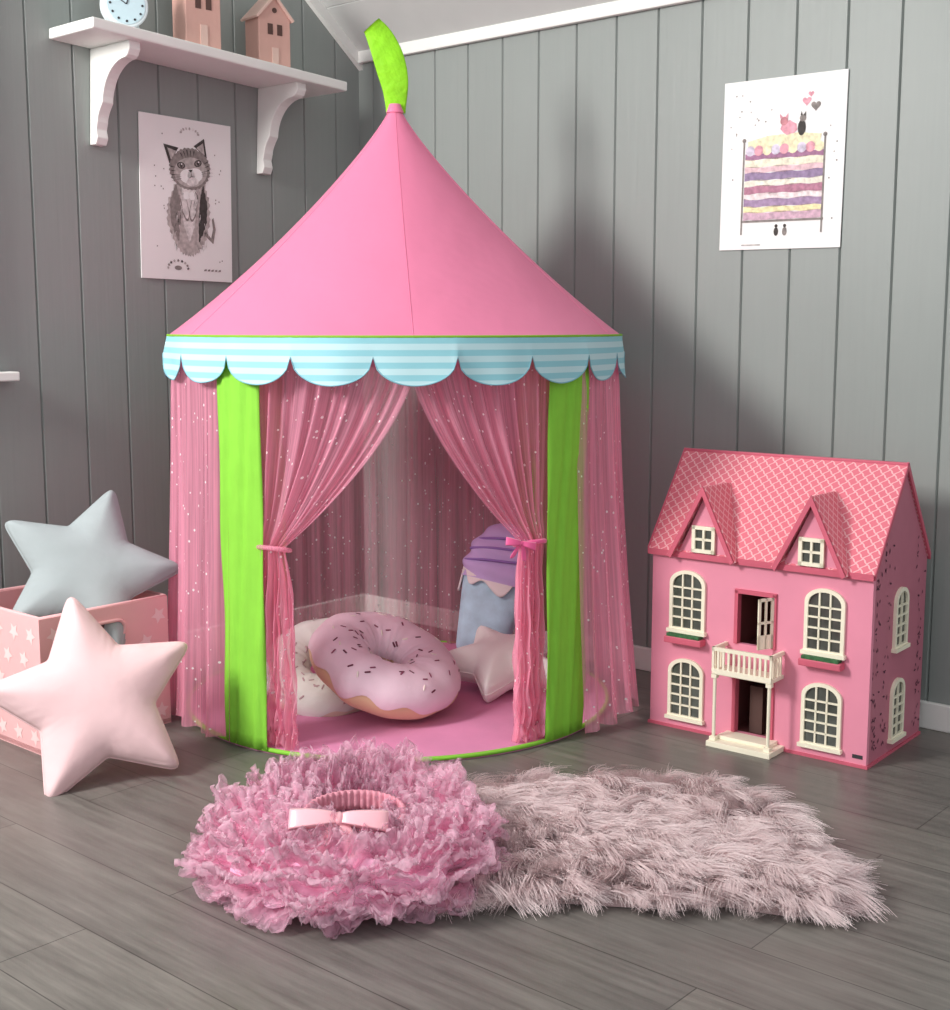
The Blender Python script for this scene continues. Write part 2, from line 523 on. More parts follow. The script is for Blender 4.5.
for sx, aa in ((-1, .22), (1, -.22)):
    P(wob(ell(.153+sx*.014, .190, .012, .036, 18, aa), .0015, 4), p1, i_md, -.0023)
    P(wob(ell(.153+sx*.014, .193, .0095, .033, 18, aa), .0015, 4), p1, i_vl, -.0024)
    P(wob(ell(.153+sx*.009, .222, .011, .011, 14), .001, 4), p1, m_paper, -.0025)
r = random.Random(77)
for k in range(80):
    s_ = r.random(); z = .085+.155*s_
    cxx = .152+r.choice([-1, 1])*r.uniform(.034, .062)*(.45+.55*math.sin(PI*min(1, s_+.25)))
    d_ = r.uniform(-.006, .006)
    P([(cxx, z), (cxx+.002, z), (cxx+d_, z-.016)], p1, i_dk if k % 3 == 0 else i_vl, -.0026)
P(wob([(.205, .12), (.232, .10), (.240, .14), (.234, .17), (.228, .165), (.230, .14), (.224, .115), (.205, .135)], .001, 3), p1, i_md, -.0017)
for k in range(18):
    r = random.Random(100+k)
    P(ell(r.choice([r.uniform(.04, .075), r.uniform(.235, .265)]), r.uniform(.05, .39), .002, .002, 8), p1, i_md, -.0018)
for k in range(9):
    a = PI*k/8
    P(star5(.115+.032*math.cos(a), .030+.020*math.sin(a), .005, k), p1, [i_dk, i_md, i_lt][k % 3], -.0018)
P(ell(.115, .031, .012, .006, 12), p1, i_md, -.0018)
for k in range(9):
    a = PI*k/8
    P(ell(.158+.028*math.cos(a), .384+.012*math.sin(a), .004, .003, 8, a), p1, i_vl if k % 2 else i_lt, -.0018)
for k in range(5):
    P([(.20+.012*k, .030), (.208+.012*k, .032), (.208+.012*k, .027), (.20+.012*k, .026)], p1, i_md, -.0018)

p2 = empty('princess_bed_poster', RW(1.25, -.004, 1.079), AR); p2.rotation_euler = (0, D(.7), AR)
box('sheet', 0, .312, -.001, .002, 0, .39, m_paper, p2)
cols = ['#D2AFC0', '#EFE3B4', '#A88FAE', '#F0DFE0', '#B98398', '#EFE9DA', '#9A87A6', '#E6C3CA', '#F1EAD4', '#A97C9A']
z = .068
for k, cc in enumerate(cols):
    hh = .0135 if k % 2 else .018
    pts = []
    for i in range(13): pts.append((.062+.2*i/12, z+.0015*math.sin(i*1.7+k)))
    for i in range(12, -1, -1): pts.append((.062+.2*i/12, z+hh+.002*math.sin(i*1.3+k)))
    P(pts, p2, ink('mattress_%d' % k, cc), -.0018)
    z += hh-.0005
m_yel = ink('quilt_yellow', '#F1E8C4'); m_lil = ink('quilt_lilac', '#D5CCDD')
P([(.07, .225), (.25, .225), (.255, .255), (.20, .262), (.12, .260), (.068, .250)], p2, m_yel, -.0020)
for k in range(9):
    P(ell(.075+.022*k, .228, .012, .012, 12), p2, [m_lil, i_pk, m_yel][k % 3], -.0022)
for sx in (.056, .262):
    P([(sx, .035), (sx+.004, .035), (sx+.004, .25), (sx, .25)], p2, i_md, -.0024)
    P(ell(sx+.002, .253, .005, .005, 10), p2, i_md, -.0024)
P([(.056, .068), (.268, .068), (.268, .063), (.056, .063)], p2, i_md, -.0024)
P(wob(ell(.172, .275, .022, .015, 14), .003, 3), p2, i_pk, -.0024); P(ell(.160, .290, .010, .010, 12), p2, ink('mouse', '#C98A92'), -.0026)
P(ell(.205, .272, .010, .018, 12), p2, i_dk, -.0024); P(ell(.207, .293, .008, .008, 12), p2, i_md, -.0026)
P([(.150, .296), (.148, .308), (.157, .299)], p2, i_pk, -.0028); P([(.163, .299), (.17, .308), (.169, .295)], p2, i_pk, -.0028)
P([(.201, .299), (.203, .309), (.206, .300)], p2, i_dk, -.0028); P([(.209, .300), (.214, .308), (.214, .296)], p2, i_dk, -.0028)
def heart(cx, cz, r):
    return [(cx+r*.0625*16*math.sin(t)**3, cz+r*.0625*(13*math.cos(t)-5*math.cos(2*t)-2*math.cos(3*t)-math.cos(4*t))) for t in [2*PI*i/24 for i in range(24)]]
P(heart(.215, .330, .011), p2, i_pk, -.002); P(heart(.238, .318, .012), p2, i_md, -.002); P(heart(.225, .345, .007), p2, i_pk, -.002)
for k in range(2):
    P(ell(.15+.022*k, .040, .006, .010, 10), p2, [i_dk, i_md][k], -.002)
    P(ell(.15+.022*k, .053, .004, .004, 10), p2, i_dk, -.0022)
for k in range(22):
    r = random.Random(300+k)
    if k < 12: c_ = (r.uniform(.03, .13), r.uniform(.27, .36))
    else: c_ = (r.choice([r.uniform(.02, .045), r.uniform(.275, .295)]), r.uniform(.06, .34))
    P(star5(c_[0], c_[1], .0028), p2, i_md if k % 2 else i_lt, -.0018)
P([(.06, .012), (.11, .012), (.11, .009), (.06, .009)], p2, i_lt, -.0018)

# ------------------------------------------------------------ play tent
TX, TY = -0.185, 3.10
tent = empty('play_tent', (TX, TY, 0))
def pol(th, r, z): return (r*math.sin(th), -r*math.cos(th), z)
PK = '#F58CB2'
def roof_mat():
    k = NT('tent_pink_fabric')
    p = k.n('ShaderNodeBsdfPrincipled')
    p.inputs['Base Color'].default_value = lin(PK)
    p.inputs['Roughness'].default_value = .75; p.inputs['Sheen Weight'].default_value = .15; p.inputs['Specular IOR Level'].default_value = .2
    b = k.n('ShaderNodeBump'); b.inputs['Strength'].default_value = .45; b.inputs['Distance'].default_value = .018
    k.l(k.noise(k.coord('Object'), 6, 3), b.inputs['Height']); k.l(b.outputs[0], p.inputs['Normal'])
    tr = k.n('ShaderNodeBsdfTranslucent'); tr.inputs[0].default_value = lin('#F8A8C4')
    mx = k.n('ShaderNodeMixShader'); mx.inputs[0].default_value = .25
    k.l(p.outputs[0], mx.inputs[1]); k.l(tr.outputs[0], mx.inputs[2]); k.l(mx.outputs[0], k.out.inputs[0])
    return k.m
m_roof = roof_mat()
m_lime = M('lime_fabric', '#96DE49', .7, .04, 20, bump=.15, bscale=12, trans=.2)
m_olive = M('green_piping', '#7FB52E', .7, .03)
m_mat = M('pink_play_mat', '#DC90B5', .8, .05, 8, bump=.2, bscale=14)
RR = .527; ZE = .877; ZA = 1.397
NP = 6; PH = D(7)
def rooff(u, v):
    th = 2*PI*u
    h = v
    r = RR*(.022+.978*(h**1.2))
    t = ((th-PH) % (2*PI/NP))/(2*PI/NP)
    sag = (1-abs(2*t-1)**1.8)
    r *= 1-.045*sag*math.sin(PI*h)**.8
    z = ZA-(ZA-ZE)*h
    return pol(th, r, z)
grid('roof', rooff, 192, 40, m_roof, tent, cu=True)
for k in range(NP):
    th = PH+2*PI*k/NP
    pts = []
    for j in range(41):
        x, y, z = rooff((th/(2*PI)) % 1, j/40); pts.append((x, y, z))
    tube('roof_seam_%d' % k, pts, .0009, m_roof, tent)
tube('roof_piping', [pol(2*PI*i/96, RR+.001, ZE) for i in range(96)], .0030, m_olive, tent, closed=True)

def stripe_mat():
    k = NT('striped_valance')
    p = k.n('ShaderNodeBsdfPrincipled')
    s = k.n('ShaderNodeSeparateXYZ'); k.l(k.coord('Object'), s.inputs[0])
    f = k.math('FRACT', k.math('MULTIPLY', s.outputs[2], 1/.0245))
    a = k.math('ABSOLUTE', k.math('SUBTRACT', f, .5))
    fac = k.remap(a, .22, .28, 0, 1)
    k.l(k.mix(fac, lin('#8FC9D4'), lin('#BCDDE3')), p.inputs['Base Color'])
    p.inputs['Roughness'].default_value = .8
    k.l(p.outputs[0], k.out.inputs[0]); return k.m
m_str = stripe_mat()
NS = 20; SPH = D(7.3)-PI/NS
def sc_z(th):
    t = ((th-SPH) % (2*PI/NS))/(2*PI/NS)
    return ZE-.040-.056*math.sqrt(max(0, 1-(2*t-1)**2))
wv = pn(5, [7, 11, 17, 29])
def valf(u, v):
    th = 2*PI*u+SPH
    zb = sc_z(th)
    z = ZE+(zb-ZE)*v
    r = RR+.003+.005*v+.006*wv(th)*v
    return pol(th, r, z)
grid('scalloped_valance', valf, 400, 5, m_str, tent, cu=True)
m_hem = M('valance_hem', '#7FB2C0', .8, .03)
tube('valance_hem', [valf(i/400, 1.0) for i in range(400)], .0013, m_hem, tent, closed=True)

def net_mat(name, col, a0, a1, sx=60):
    k = NT(name)
    uv = k.coord('UV')
    df = k.n('ShaderNodeBsdfDiffuse'); tl = k.n('ShaderNodeBsdfTranslucent'); tp = k.n('ShaderNodeBsdfTransparent')
    nz = k.noise(k.coord('UV', (sx, 1.2, 1)), 1.0, 4, .65)
    al = k.remap(nz, .35, .68, a0, a1)
    vor = k.n('ShaderNodeTexVoronoi'); k.l(uv, vor.inputs['Vector']); vor.inputs['Scale'].default_value = 54
    vor.inputs['Randomness'].default_value = .9
    dot = k.math('LESS_THAN', vor.outputs['Distance'], .16)
    sep = k.n('ShaderNodeSeparateColor'); k.l(vor.outputs['Color'], sep.inputs[0])
    dot = k.math('MULTIPLY', dot, k.math('GREATER_THAN', sep.outputs[0], .2))
    colr = k.mix(dot, lin(col), (1, .95, .97, 1))
    k.l(colr, df.inputs[0])
    al = k.math('MAXIMUM', al, k.math('MULTIPLY', dot, .95))
    k.l(colr, tl.inputs[0])
    m1 = k.n('ShaderNodeMixShader'); m1.inputs[0].default_value = .35
    k.l(df.outputs[0], m1.inputs[1]); k.l(tl.outputs[0], m1.inputs[2])
    m2 = k.n('ShaderNodeMixShader'); k.l(al, m2.inputs[0])
    k.l(tp.outputs[0], m2.inputs[1]); k.l(m1.outputs[0], m2.inputs[2])
    k.l(m2.outputs[0], k.out.inputs[0]); return k.m
m_net = net_mat('glitter_netting', '#FFAFC8', .32, .76)
m_netb = net_mat('glitter_netting_back', '#F3A0B8', .36, .66)

def flare(th):
    d = abs(((th+PI) % (2*PI))-PI)
    f = math.exp(-((d-D(78))/D(38))**2)
    right = 1.0 if (th % (2*PI)) < PI else .5
    return f, .008+.045*f*right
w1 = pn(11, [31, 43, 57]); w2 = pn(12, [9, 14, 23]); w3 = pn(13, [70, 95, 120])
def netf(t0, t1):
    def f(u, v):
        th = t0+(t1-t0)*u
        z = .855*(1-v)+.006
        amp = .004+.010*v
        f_, fl_ = flare(th)
        r = .498+.022*f_+fl_*v**1.6 + amp*w1(th)*(.5 if v < .1 else 1)+.006*w2(th)*v+.004*w3(th)*v**2
        z2 = z+(.018*(.5+.5*w2(th*1.7)) if v > .97 else 0)
        return pol(th, r, z2)
    return f
grid('net_right', netf(D(52), D(127)), 190, 26, m_net, tent, uvf=lambda u, v: (u*.76*1.3, v*.86))
grid('net_back', netf(D(125), D(235)), 200, 26, m_netb, tent, uvf=lambda u, v: (u*1.0*1.3+3, v*.86))
grid('net_left', netf(D(233), D(319)), 190, 26, m_net, tent, uvf=lambda u, v: (u*.8*1.3+6, v*.86))

def panel(name, th0, half, par=tent):
    ww = pn(int(math.degrees(th0)) % 50+3, [9, 15])
    def f(u, v):
        th = th0+half*(2*u-1)
        z = .86*(1-v)+.008
        return pol(th, .514+.003*ww(u*2+v*1.1)+.002*math.sin(v*9), z)
    grid(name, f, 16, 30, m_lime, par, solid=.002)
panel('green_panel_1', D(-36.5), D(6.9)); panel('green_panel_2', D(48.5), D(7.3))
panel('green_panel_3', D(137), D(7)); panel('green_panel_4', D(-133), D(7))

def curtain(name, top_in, top_out, tie_in, tie_out, bot_in, bot_out, zt, seed):
    q1 = pn(seed, [38, 55, 73]); q2 = pn(seed+1, [13, 21]); q3 = pn(seed+2, [90, 130])
    ft = (.855-zt)/.855
    def f(u, v):
        z = .855*(1-v)+.005
        if v < ft:
            k = v/ft
            s_in = k**1.7; s_out = k**1.5
            s = s_in*(1-u)+s_out*u
            a = top_in+(top_out-top_in)*u; b_ = tie_in+(tie_out-tie_in)*u
            th = a+(b_-a)*s
            gather = math.exp(-((1-k)/.22)**2)
            amp = .011*(1-.55*gather)
        else:
            k = (v-ft)/(1-ft)
            s = min(1, k/.35); s = s*s*(3-2*s)
            a = tie_in+(tie_out-tie_in)*u; b_ = bot_in+(bot_out-bot_in)*u
            th = a+(b_-a)*(s*.75+.25*k)
            gather = math.exp(-(k/.12)**2)
            amp = .013*(1-.55*gather)
        r = .492+amp*q1(u)+.004*q2(u+v*.3)+.003*q3(u)*v + .010*math.exp(-((v-ft)/.05)**2)
        th += 1.2*q2(u*2+v*2.5)*max(0, v-ft)
        if v > .96: z += .010*(1+q2(u*3))
        return pol(D(th), r, z)
    grid(name, f, 160, 60, m_net, tent, uvf=lambda u, v: (u*.55+seed, v*.86))
curtain('curtain_left', 8.5, -33, -24.2, -31.5, -22.5, -36, .44, 21)
curtain('curtain_right', 5.5, 43, 33.5, 41, 33.5, 42, .445, 31)
m_rib = M('hot_pink_ribbon', '#F0609A', .45, .05, sheen=.3)
for th, zz in ((-27.8, .44), (37.2, .445)):
    c0 = Vector(pol(D(th), .497, zz))
    tg = Vector((math.cos(D(th)), math.sin(D(th)), 0)); nn = Vector((math.sin(D(th)), -math.cos(D(th)), 0))
    tube('tieback', [tuple(c0+tg*.036*math.cos(2*PI*i/24)+nn*.024*math.sin(2*PI*i/24)+Vector((0, 0, .006*math.sin(2*PI*i/24)))) for i in range(24)], .005, m_net if th < 0 else m_rib, tent, closed=True)
bw0 = bow(tent, tuple(Vector(pol(D(32.5), .520, .452))), .036, m_rib, D(25), w=.55)
bw0.rotation_euler = (0, D(14), D(25))

def matf(u, v):
    th = 2*PI*u; r = .507*v
    return pol(th, r, .010+.003*math.sin(th*3+v*9)*v*(1-v)*2+.002*math.cos(th*5-v*14)*v*(1-v)*2)
grid('floor_mat', matf, 96, 24, m_mat, tent, cu=True)
grid('mat_side', lambda u, v: pol(2*PI*u, .507, .010*(1-v)), 96, 1, m_mat, tent, cu=True)
tube('mat_piping', [pol(2*PI*i/120, .508, .008) for i in range(120)], .0050, m_lime, tent, closed=True)

# leaf-shaped pennant
pts = [(.002, 1.385, .044), (.002, 1.41, .052), (.002, 1.435, .061), (-.001, 1.46, .070), (-.007, 1.485, .074), (-.014, 1.51, .074), (-.023, 1.533, .070), (-.033, 1.553, .064), (-.043, 1.569, .056), (-.052, 1.580, .046)]
V, F = [], []
for i, (x, z, w_) in enumerate(pts):
    a = pts[max(0, i-1)]; b_ = pts[min(len(pts)-1, i+1)]
    tx, tz = b_[0]-a[0], b_[1]-a[1]; L = math.hypot(tx, tz); nx, nz_ = tz/L, -tx/L
    for j in range(12):
        an = 2*PI*j/12
        V.append((x+nx*w_/2*math.cos(an), .0055*math.sin(an)+.005*math.sin(i*1.1+math.cos(an)), z+nz_*w_/2*math.cos(an)))
for i in range(len(pts)-1):
    for j in range(12):
        F.append((i*12+j, i*12+(j+1) % 12, (i+1)*12+(j+1) % 12, (i+1)*12+j))
F.append(tuple(range(12))); F.append(tuple(reversed(range((len(pts)-1)*12, len(pts)*12))))
m_flag = M('green_flag_fabric', '#8AD020', .65, .10, 30, bump=.6, bscale=35)
mesh('flag', V, F, m_flag, tent, sub=1)
grid('flag_collar', lambda u, v: pol(2*PI*u, .013+.008*v, 1.405-.02*v), 20, 3, m_roof, tent, cu=True)

# ------------------------------------------------------------ donut pillows
def donut(name, loc, rot, R, r, icing, base, sprcs, seed, lo0=.15):
    e = empty(name, loc); e.rotation_euler = rot
    m_ic = M('icing_%d' % seed, icing, .7, .05, bump=.35, bscale=16, sheen=.2)
    m_ba = M('dough_%d' % seed, base, .8, .05, bump=.3, bscale=16, sheen=.2)
    wb = pn(seed, [4, 7, 11]); wc = pn(seed+9, [17, 26, 33])
    def tor(th, ph, off=0):
        rr_ = (r+off)*(1+.035*wb(th)+.018*wc(th)*max(0, math.cos(ph+PI))**.5)
        return ((R+rr_*math.cos(ph))*math.cos(th), (R+rr_*math.cos(ph))*math.sin(th), .80*rr_*math.sin(ph))
    grid('dough', lambda u, v: tor(2*PI*u, 2*PI*v), 120, 28, m_ba, e, cu=True, cv=True)
    wi = pn(seed+4, [5, 9, 12])
    def ic(u, v):
        th = 2*PI*u
        lo = lo0+.26*wi(th); hi = PI+.1
        return tor(th, lo+(hi-lo)*v, .002+.003*math.sin(PI*v))
    grid('icing', ic, 120, 24, m_ic, e, cu=True)
    rs = random.Random(seed)
    for ci, sprc in enumerate(sprcs):
        m_sp = M('sprinkle_%d_%d' % (seed, ci), sprc, .6, .1)
        V, F = [], []
        for k in range(66//len(sprcs)):
            th = rs.uniform(0, 2*PI); ph = rs.uniform(.55, 2.6)
            c_ = Vector(tor(th, ph, .0055))
            n_ = (c_-Vector(tor(th, ph, 0))).normalized()
            t1 = n_.orthogonal().normalized(); t1 = (Matrix.Rotation(rs.uniform(0, PI), 3, n_) @ t1)
            t2 = n_.cross(t1); L = .0068; W = .0021
            o = len(V)
            for s_, ww in ((-1, .5), (-.8, 1), (.8, 1), (1, .5)):
                for q in range(6):
                    an = 2*PI*q/6
                    V.append(c_+t1*L*s_+(t2*math.cos(an)+n_*.4*math.sin(an))*W*ww)
            for s_ in range(3):
                for q in range(6):
                    F.append((o+s_*6+q, o+s_*6+(q+1) % 6, o+(s_+1)*6+(q+1) % 6, o+(s_+1)*6+q))
            F.append(tuple(o+q for q in range(6))); F.append(tuple(o+18+q for q in reversed(range(6))))
        mesh('sprinkles_%d' % ci, V, F, m_sp, e)
    return e
donut('donut_pillow', (-.208, 2.93, .122), (D(14), D(20), D(0)), .110, .069, '#EBCDDA', '#E0BC98', ['#6E3348', '#8E4A62', '#F2E6DC'], 3, lo0=-.05)
donut('donut_pillow.001', (-.355, 3.02, .088), (D(30), D(-6), D(10)), .098, .056, '#EDF1EA', '#EFDFCB', ['#C9B0B4'], 9)

ice = empty('ice_cream_pillow', (.004, 3.36, .012)); ice.rotation_euler = (D(-14), D(12), D(-10)); ice.scale = (1.04, 1.04, 1.12)
m_blue = M('pillow_blue', '#BEDAEB', .8, .12, 30, bump=.2, bscale=18); m_lila = M('pillow_lilac', '#D0B4E6', .8, .05, bump=.2, bscale=18); m_crm = M('pillow_cream', '#F3E6E6', .8, .04); m_pur = M('purple_stripe', '#9A78BE', .8, .05)
def sup(a, w_, d_):
    c_, s_ = math.cos(a), math.sin(a)
    return w_*math.copysign(abs(c_)**.8, c_), d_*math.copysign(abs(s_)**.8, s_)
def cone(u, v):
    z = .20*v; w_ = (.058+.030*v)*min(1, (v*6)**.5+.15) if v < .2 else .058+.030*v
    x, y = sup(2*PI*u, w_, .04*min(1, .3+v*3)); return (x, y, z)
grid('cup', cone, 48, 20, m_blue, ice, cu=True)
wd = pn(77, [4, 7])
def cream(u, v):
    z = .185+.02*wd(2*PI*u)*(1-v)+v*.03; x, y = sup(2*PI*u, .090, .050); return (x, y, z)
grid('cream_drip', cream, 64, 6, m_crm, ice, cu=True, solid=.005)
def swirl(u, v):
    z = .195+.145*v
    w_ = .094*(max(0, 1-v**2.4))**.5*(1+.06*math.sin(v*19+2*PI*u*1))
    x, y = sup(2*PI*u, w_, w_*.6); return (x, y, z)
grid('scoop', swirl, 64, 36, m_lila, ice, cu=True)
for zz, v in ((.245, .34), (.275, .55), (.30, .72)):
    w_ = .0945*(1-v**2.4)**.5*1.03
    tube('swirl_line', [sup(2*PI*i/40, w_, w_*.62)+(zz+.014*math.cos(2*PI*i/40),) for i in range(40)], .003, m_pur, ice, closed=True)

m_bei = M('cream_cotton', '#FCFBF6', .85, .02, bump=.25, bscale=14)
m_gry = M('grey_cotton', '#A3ABAD', .9, .05, bump=.35, bscale=11)
m_pst = M('pale_pink_cotton', '#EDC9CB', .9, .04, bump=.35, bscale=11)
star_pillow('star_pillow', (-.762, 2.525, .158), (.34, -.83, .42), D(8), .226, .048, m_pst, m_pst, 1)
star_pillow('star_pillow.001', (-.866, 2.85, .356), (.30, -.80, .52), D(-20), .218, .048, m_gry, m_gry, 2)
star_pillow('star_pillow.002', (.068, 3.12, .078), (-.04, -.24, .97), D(30), .175, .058, m_bei, m_bei, 3)

# ------------------------------------------------------------ storage crate
cr = empty('star_storage_box', (-.905, 2.637, 0), AL)
m_crate = M('pink_crate', '#EBB5B6', .6, .03, bump=.05); m_star = M('white_star_print', '#F3D3D2', .6, 0)
CL, CW, CH = .32, .34, .294
boxes('panels', [(0, CL, CW-.01, CW, 0, CH), (0, .01, .01, CW-.01, 0, CH), (CL-.01, CL, .01, CW-.01, 0, CH), (0, CL, .0, CW, .002, .012),
                 (0, .115, 0, .01, 0, CH), (.205, CL, 0, .01, 0, CH), (.115, .205, 0, .01, 0, .226), (.115, .205, 0, .01, .26, CH)], m_crate, cr)
def stad(cx, cz, hw, hh, y, n=10):
    o = []
    for i in range(n+1):
        a = -PI/2+PI*i/n; o.append((cx+hw-hh+hh*math.cos(a), y, cz+hh*math.sin(a)))
    for i in range(n+1):
        a = PI/2+PI*i/n; o.append((cx-hw+hh+hh*math.cos(a), y, cz+hh*math.sin(a)))
    return o
tube('handle_rim', stad(.16, .243, .046, .019, -.001), .004, m_crate, cr, closed=True)
box('slot_shade', .09, .23, .0102, .013, .21, .275, M('slot_shade_dark', '#5E4A48', .9, .05), cr)  # dark plate behind the handle hole, its colour stands in for shade inside
rs = random.Random(4)
for iz in range(5):
    for ix in range(5):
        sx = .035+.065*ix+(.03 if iz % 2 else 0); sz = .035+.055*iz
        if sx > CL-.02: continue
        if iz >= 3 and .08 < sx < .24: continue
        flat('star_print', star5(sx, sz, .020, rs.uniform(0, 1)), -.0008, m_star, cr)
for iz in range(5):
    for ix in range(5):
        sy = .035+.065*ix+(.03 if iz % 2 else 0); sz = .035+.055*iz
        if sy > CW-.02: continue
        pts = star5(sy, sz, .020, rs.uniform(0, 1))
        mesh('star_print', [(-.0008, p[0], p[1]) for p in pts], [tuple(range(10))], m_star, cr, False)
tube('rim', [(0.004, .004, CH), (CL-.004, .004, CH), (CL-.004, CW-.004, CH), (.004, CW-.004, CH)], .005, m_crate, cr, closed=True)

# ------------------------------------------------------------ dollhouse
dh = empty('dollhouse', (.4006, 2.88, 0), D(-38.6))
W, DP, WH, RH = .511, .30, .40, .613
m_dh = M('dollhouse_pink', '#E691A8', .5, .03); m_dh2 = M('dollhouse_dark_pink', '#CC6176', .5, .03); m_cr = M('cream_plastic', '#F3ECD6', .45, .02)
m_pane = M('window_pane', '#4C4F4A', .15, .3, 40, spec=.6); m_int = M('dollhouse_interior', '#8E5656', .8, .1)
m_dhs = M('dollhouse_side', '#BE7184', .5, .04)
def lattice():
    k = NT('lattice_roof')
    p = k.n('ShaderNodeBsdfPrincipled')
    s = k.n('ShaderNodeSeparateXYZ'); k.l(k.coord('UV'), s.inputs[0])
    u, v = s.outputs[0], s.outputs[1]
    K = 1/.0235
    wig = k.math('MULTIPLY', k.math('SINE', k.math('MULTIPLY', v, 2*PI/.01175)), .0012)
    u2 = k.math('ADD', u, wig)
    a = k.math('FRACT', k.math('MULTIPLY', k.math('ADD', u2, v), K))
    b_ = k.math('FRACT', k.math('MULTIPLY', k.math('SUBTRACT', u2, v), K))
    a = k.math('ABSOLUTE', k.math('SUBTRACT', a, .5)); b_ = k.math('ABSOLUTE', k.math('SUBTRACT', b_, .5))
    f = k.remap(k.math('MAXIMUM', a, b_), .40, .45, 0, 1)
    k.l(k.mix(f, lin('#DC6F80'), lin('#EDB4B9')), p.inputs['Base Color']); p.inputs['Roughness'].default_value = .5
    k.l(p.outputs[0], k.out.inputs[0]); return k.m
m_lat = lattice()
d0, d1 = .213, .298
boxes('walls', [(0, d0, 0, .012, 0, WH), (d1, W, 0, .012, 0, WH), (d0, d1, 0, .012, 0, .02), (d0, d1, 0, .012, .163, .218), (d0, d1, 0, .012, .335, WH)], m_dh, dh)
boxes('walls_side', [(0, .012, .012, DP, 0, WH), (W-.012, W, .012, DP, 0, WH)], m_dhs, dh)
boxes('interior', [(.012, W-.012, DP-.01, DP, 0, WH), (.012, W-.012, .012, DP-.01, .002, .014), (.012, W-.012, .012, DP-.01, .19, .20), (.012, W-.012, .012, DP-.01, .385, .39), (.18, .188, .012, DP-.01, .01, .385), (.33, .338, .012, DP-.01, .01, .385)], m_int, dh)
for x in (0, W-.01):
    V = [(x, 0, WH), (x, DP, WH), (x, DP/2, RH-.01), (x+.01, 0, WH), (x+.01, DP, WH), (x+.01, DP/2, RH-.01)]
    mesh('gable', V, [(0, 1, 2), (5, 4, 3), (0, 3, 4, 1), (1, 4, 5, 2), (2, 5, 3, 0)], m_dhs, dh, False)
SLP = (RH-WH)/(DP/2)
for sgn in (0, 1):
    yf = -.006; zf = WH+SLP*yf+.010; ym = DP/2
    if sgn: Y = lambda y: DP-y
    else: Y = lambda y: y
    x0, x1 = -.006, W+.004
    V = [(x0, Y(yf), zf), (x1, Y(yf), zf), (x1, Y(ym), RH), (x0, Y(ym), RH)]
    L = math.hypot(ym-yf, RH-zf)
    mesh('roof_%d' % sgn, V, [(0, 1, 2, 3)], m_lat, dh, False, uvs=[(x0, 0), (x1, 0), (x1, L), (x0, L)], solid=.008)
    mesh('eave_board', [(x0, Y(yf-.005), zf-.009), (x1, Y(yf-.005), zf-.009), (x1, Y(yf-.005), zf+.004), (x0, Y(yf-.005), zf+.004)], [(0, 1, 2, 3)], m_dh2, dh, False, solid=.003)
    for xx in (x0-.003, x1):
        mesh('barge_board', [(xx, Y(yf), zf-.008), (xx, Y(ym), RH-.010), (xx, Y(ym), RH+.006), (xx, Y(yf), zf+.006)], [(0, 1, 2, 3)], m_dh2, dh, False, solid=.004)
box('ridge', -.008, W+.006, DP/2-.006, DP/2+.006, RH-.002, RH+.005, m_dh2, dh, .002)
box('plinth', -.004, W+.004, -.004, DP, 0, .006, m_dh2, dh)

def archpts(cx, z0, w_, h, rise, n=14):
    pts = [(cx-w_/2, z0), (cx+w_/2, z0)]
    for i in range(n+1):
        a = PI*i/n; pts.append((cx+w_/2*math.cos(a), z0+h-rise+rise*math.sin(a)))
    return pts
def archwin(cx, z0, w_, h, par, side=False, nvm=2, nhm=4, rise=.03, fr=.008):
    e = empty('arched_window', (0, 0, 0), 0, par)
    if side:
        e.location = (W, 0, 0); e.rotation_euler = (0, 0, D(90))
    o_ = archpts(cx, z0, w_, h, rise); i_ = archpts(cx, z0+fr, w_-2*fr, h-2*fr, rise*.85)
    n = len(o_)
    V = [(p[0], -.007, p[1]) for p in o_]+[(p[0], -.007, p[1]) for p in i_]+[(p[0], .0, p[1]) for p in o_]+[(p[0], .0, p[1]) for p in i_]
    F = []
    for i in range(n):
        j = (i+1) % n
        F += [(i, j, n+j, n+i), (i, 2*n+i, 2*n+j, j), (n+i, n+j, 3*n+j, 3*n+i)]
    mesh('frame', V, F, m_cr, e, False)
    flat('pane', i_, -.002, m_pane, e)
    L = []
    iw = w_-2*fr
    for k in range(nvm):
        x = cx-iw/2+iw*(k+1)/(nvm+1); L.append((x-.0018, x+.0018, -.006, -.001, z0+fr, z0+h-fr-rise*(.05 if abs(x-cx) < iw*.2 else .16)))
    for k in range(nhm):
        z = z0+fr+(h-2*fr-rise*.6)*(k+1)/(nhm+.6); L.append((cx-iw/2, cx+iw/2, -.006, -.001, z-.0018, z+.0018))
    boxes('muntins', L, m_cr, e)
    box('window_sill', cx-w_/2-.004, cx+w_/2+.004, -.012, 0, z0-.004, z0+.004, m_cr, e)
m_pg = M('planter_green', '#3F6A45', .8, .3, 120, bump=.6, bscale=120)
for cx in (.092, .412):
    archwin(cx, .226, .088, .138, dh); archwin(cx, .026, .088, .138, dh)
    box('planter', cx-.046, cx+.046, -.026, 0, .200, .215, m_dh2, dh, .002)
    box('planter_green', cx-.040, cx+.040, -.024, -.003, .212, .222, m_pg, dh)
archwin(.15, .226, .07, .13, dh, True, nvm=1); archwin(.15, .03, .07, .13, dh, True, nvm=1)
bx0, bx1 = .186, .325
box('balcony_floor', bx0, bx1, -.062, 0, .158, .167, m_cr, dh, .002)
L = [(bx0, bx1, -.062, -.056, .210, .218), (bx0, bx0+.006, -.062, 0, .210, .218), (bx1-.006, bx1, -.062, 0, .210, .218), (bx0, bx1, -.062, -.056, .165, .171)]
for k in range(12):
    x = bx0+(bx1-bx0-.005)*k/11; L.append((x, x+.005, -.061, -.057, .166, .212))
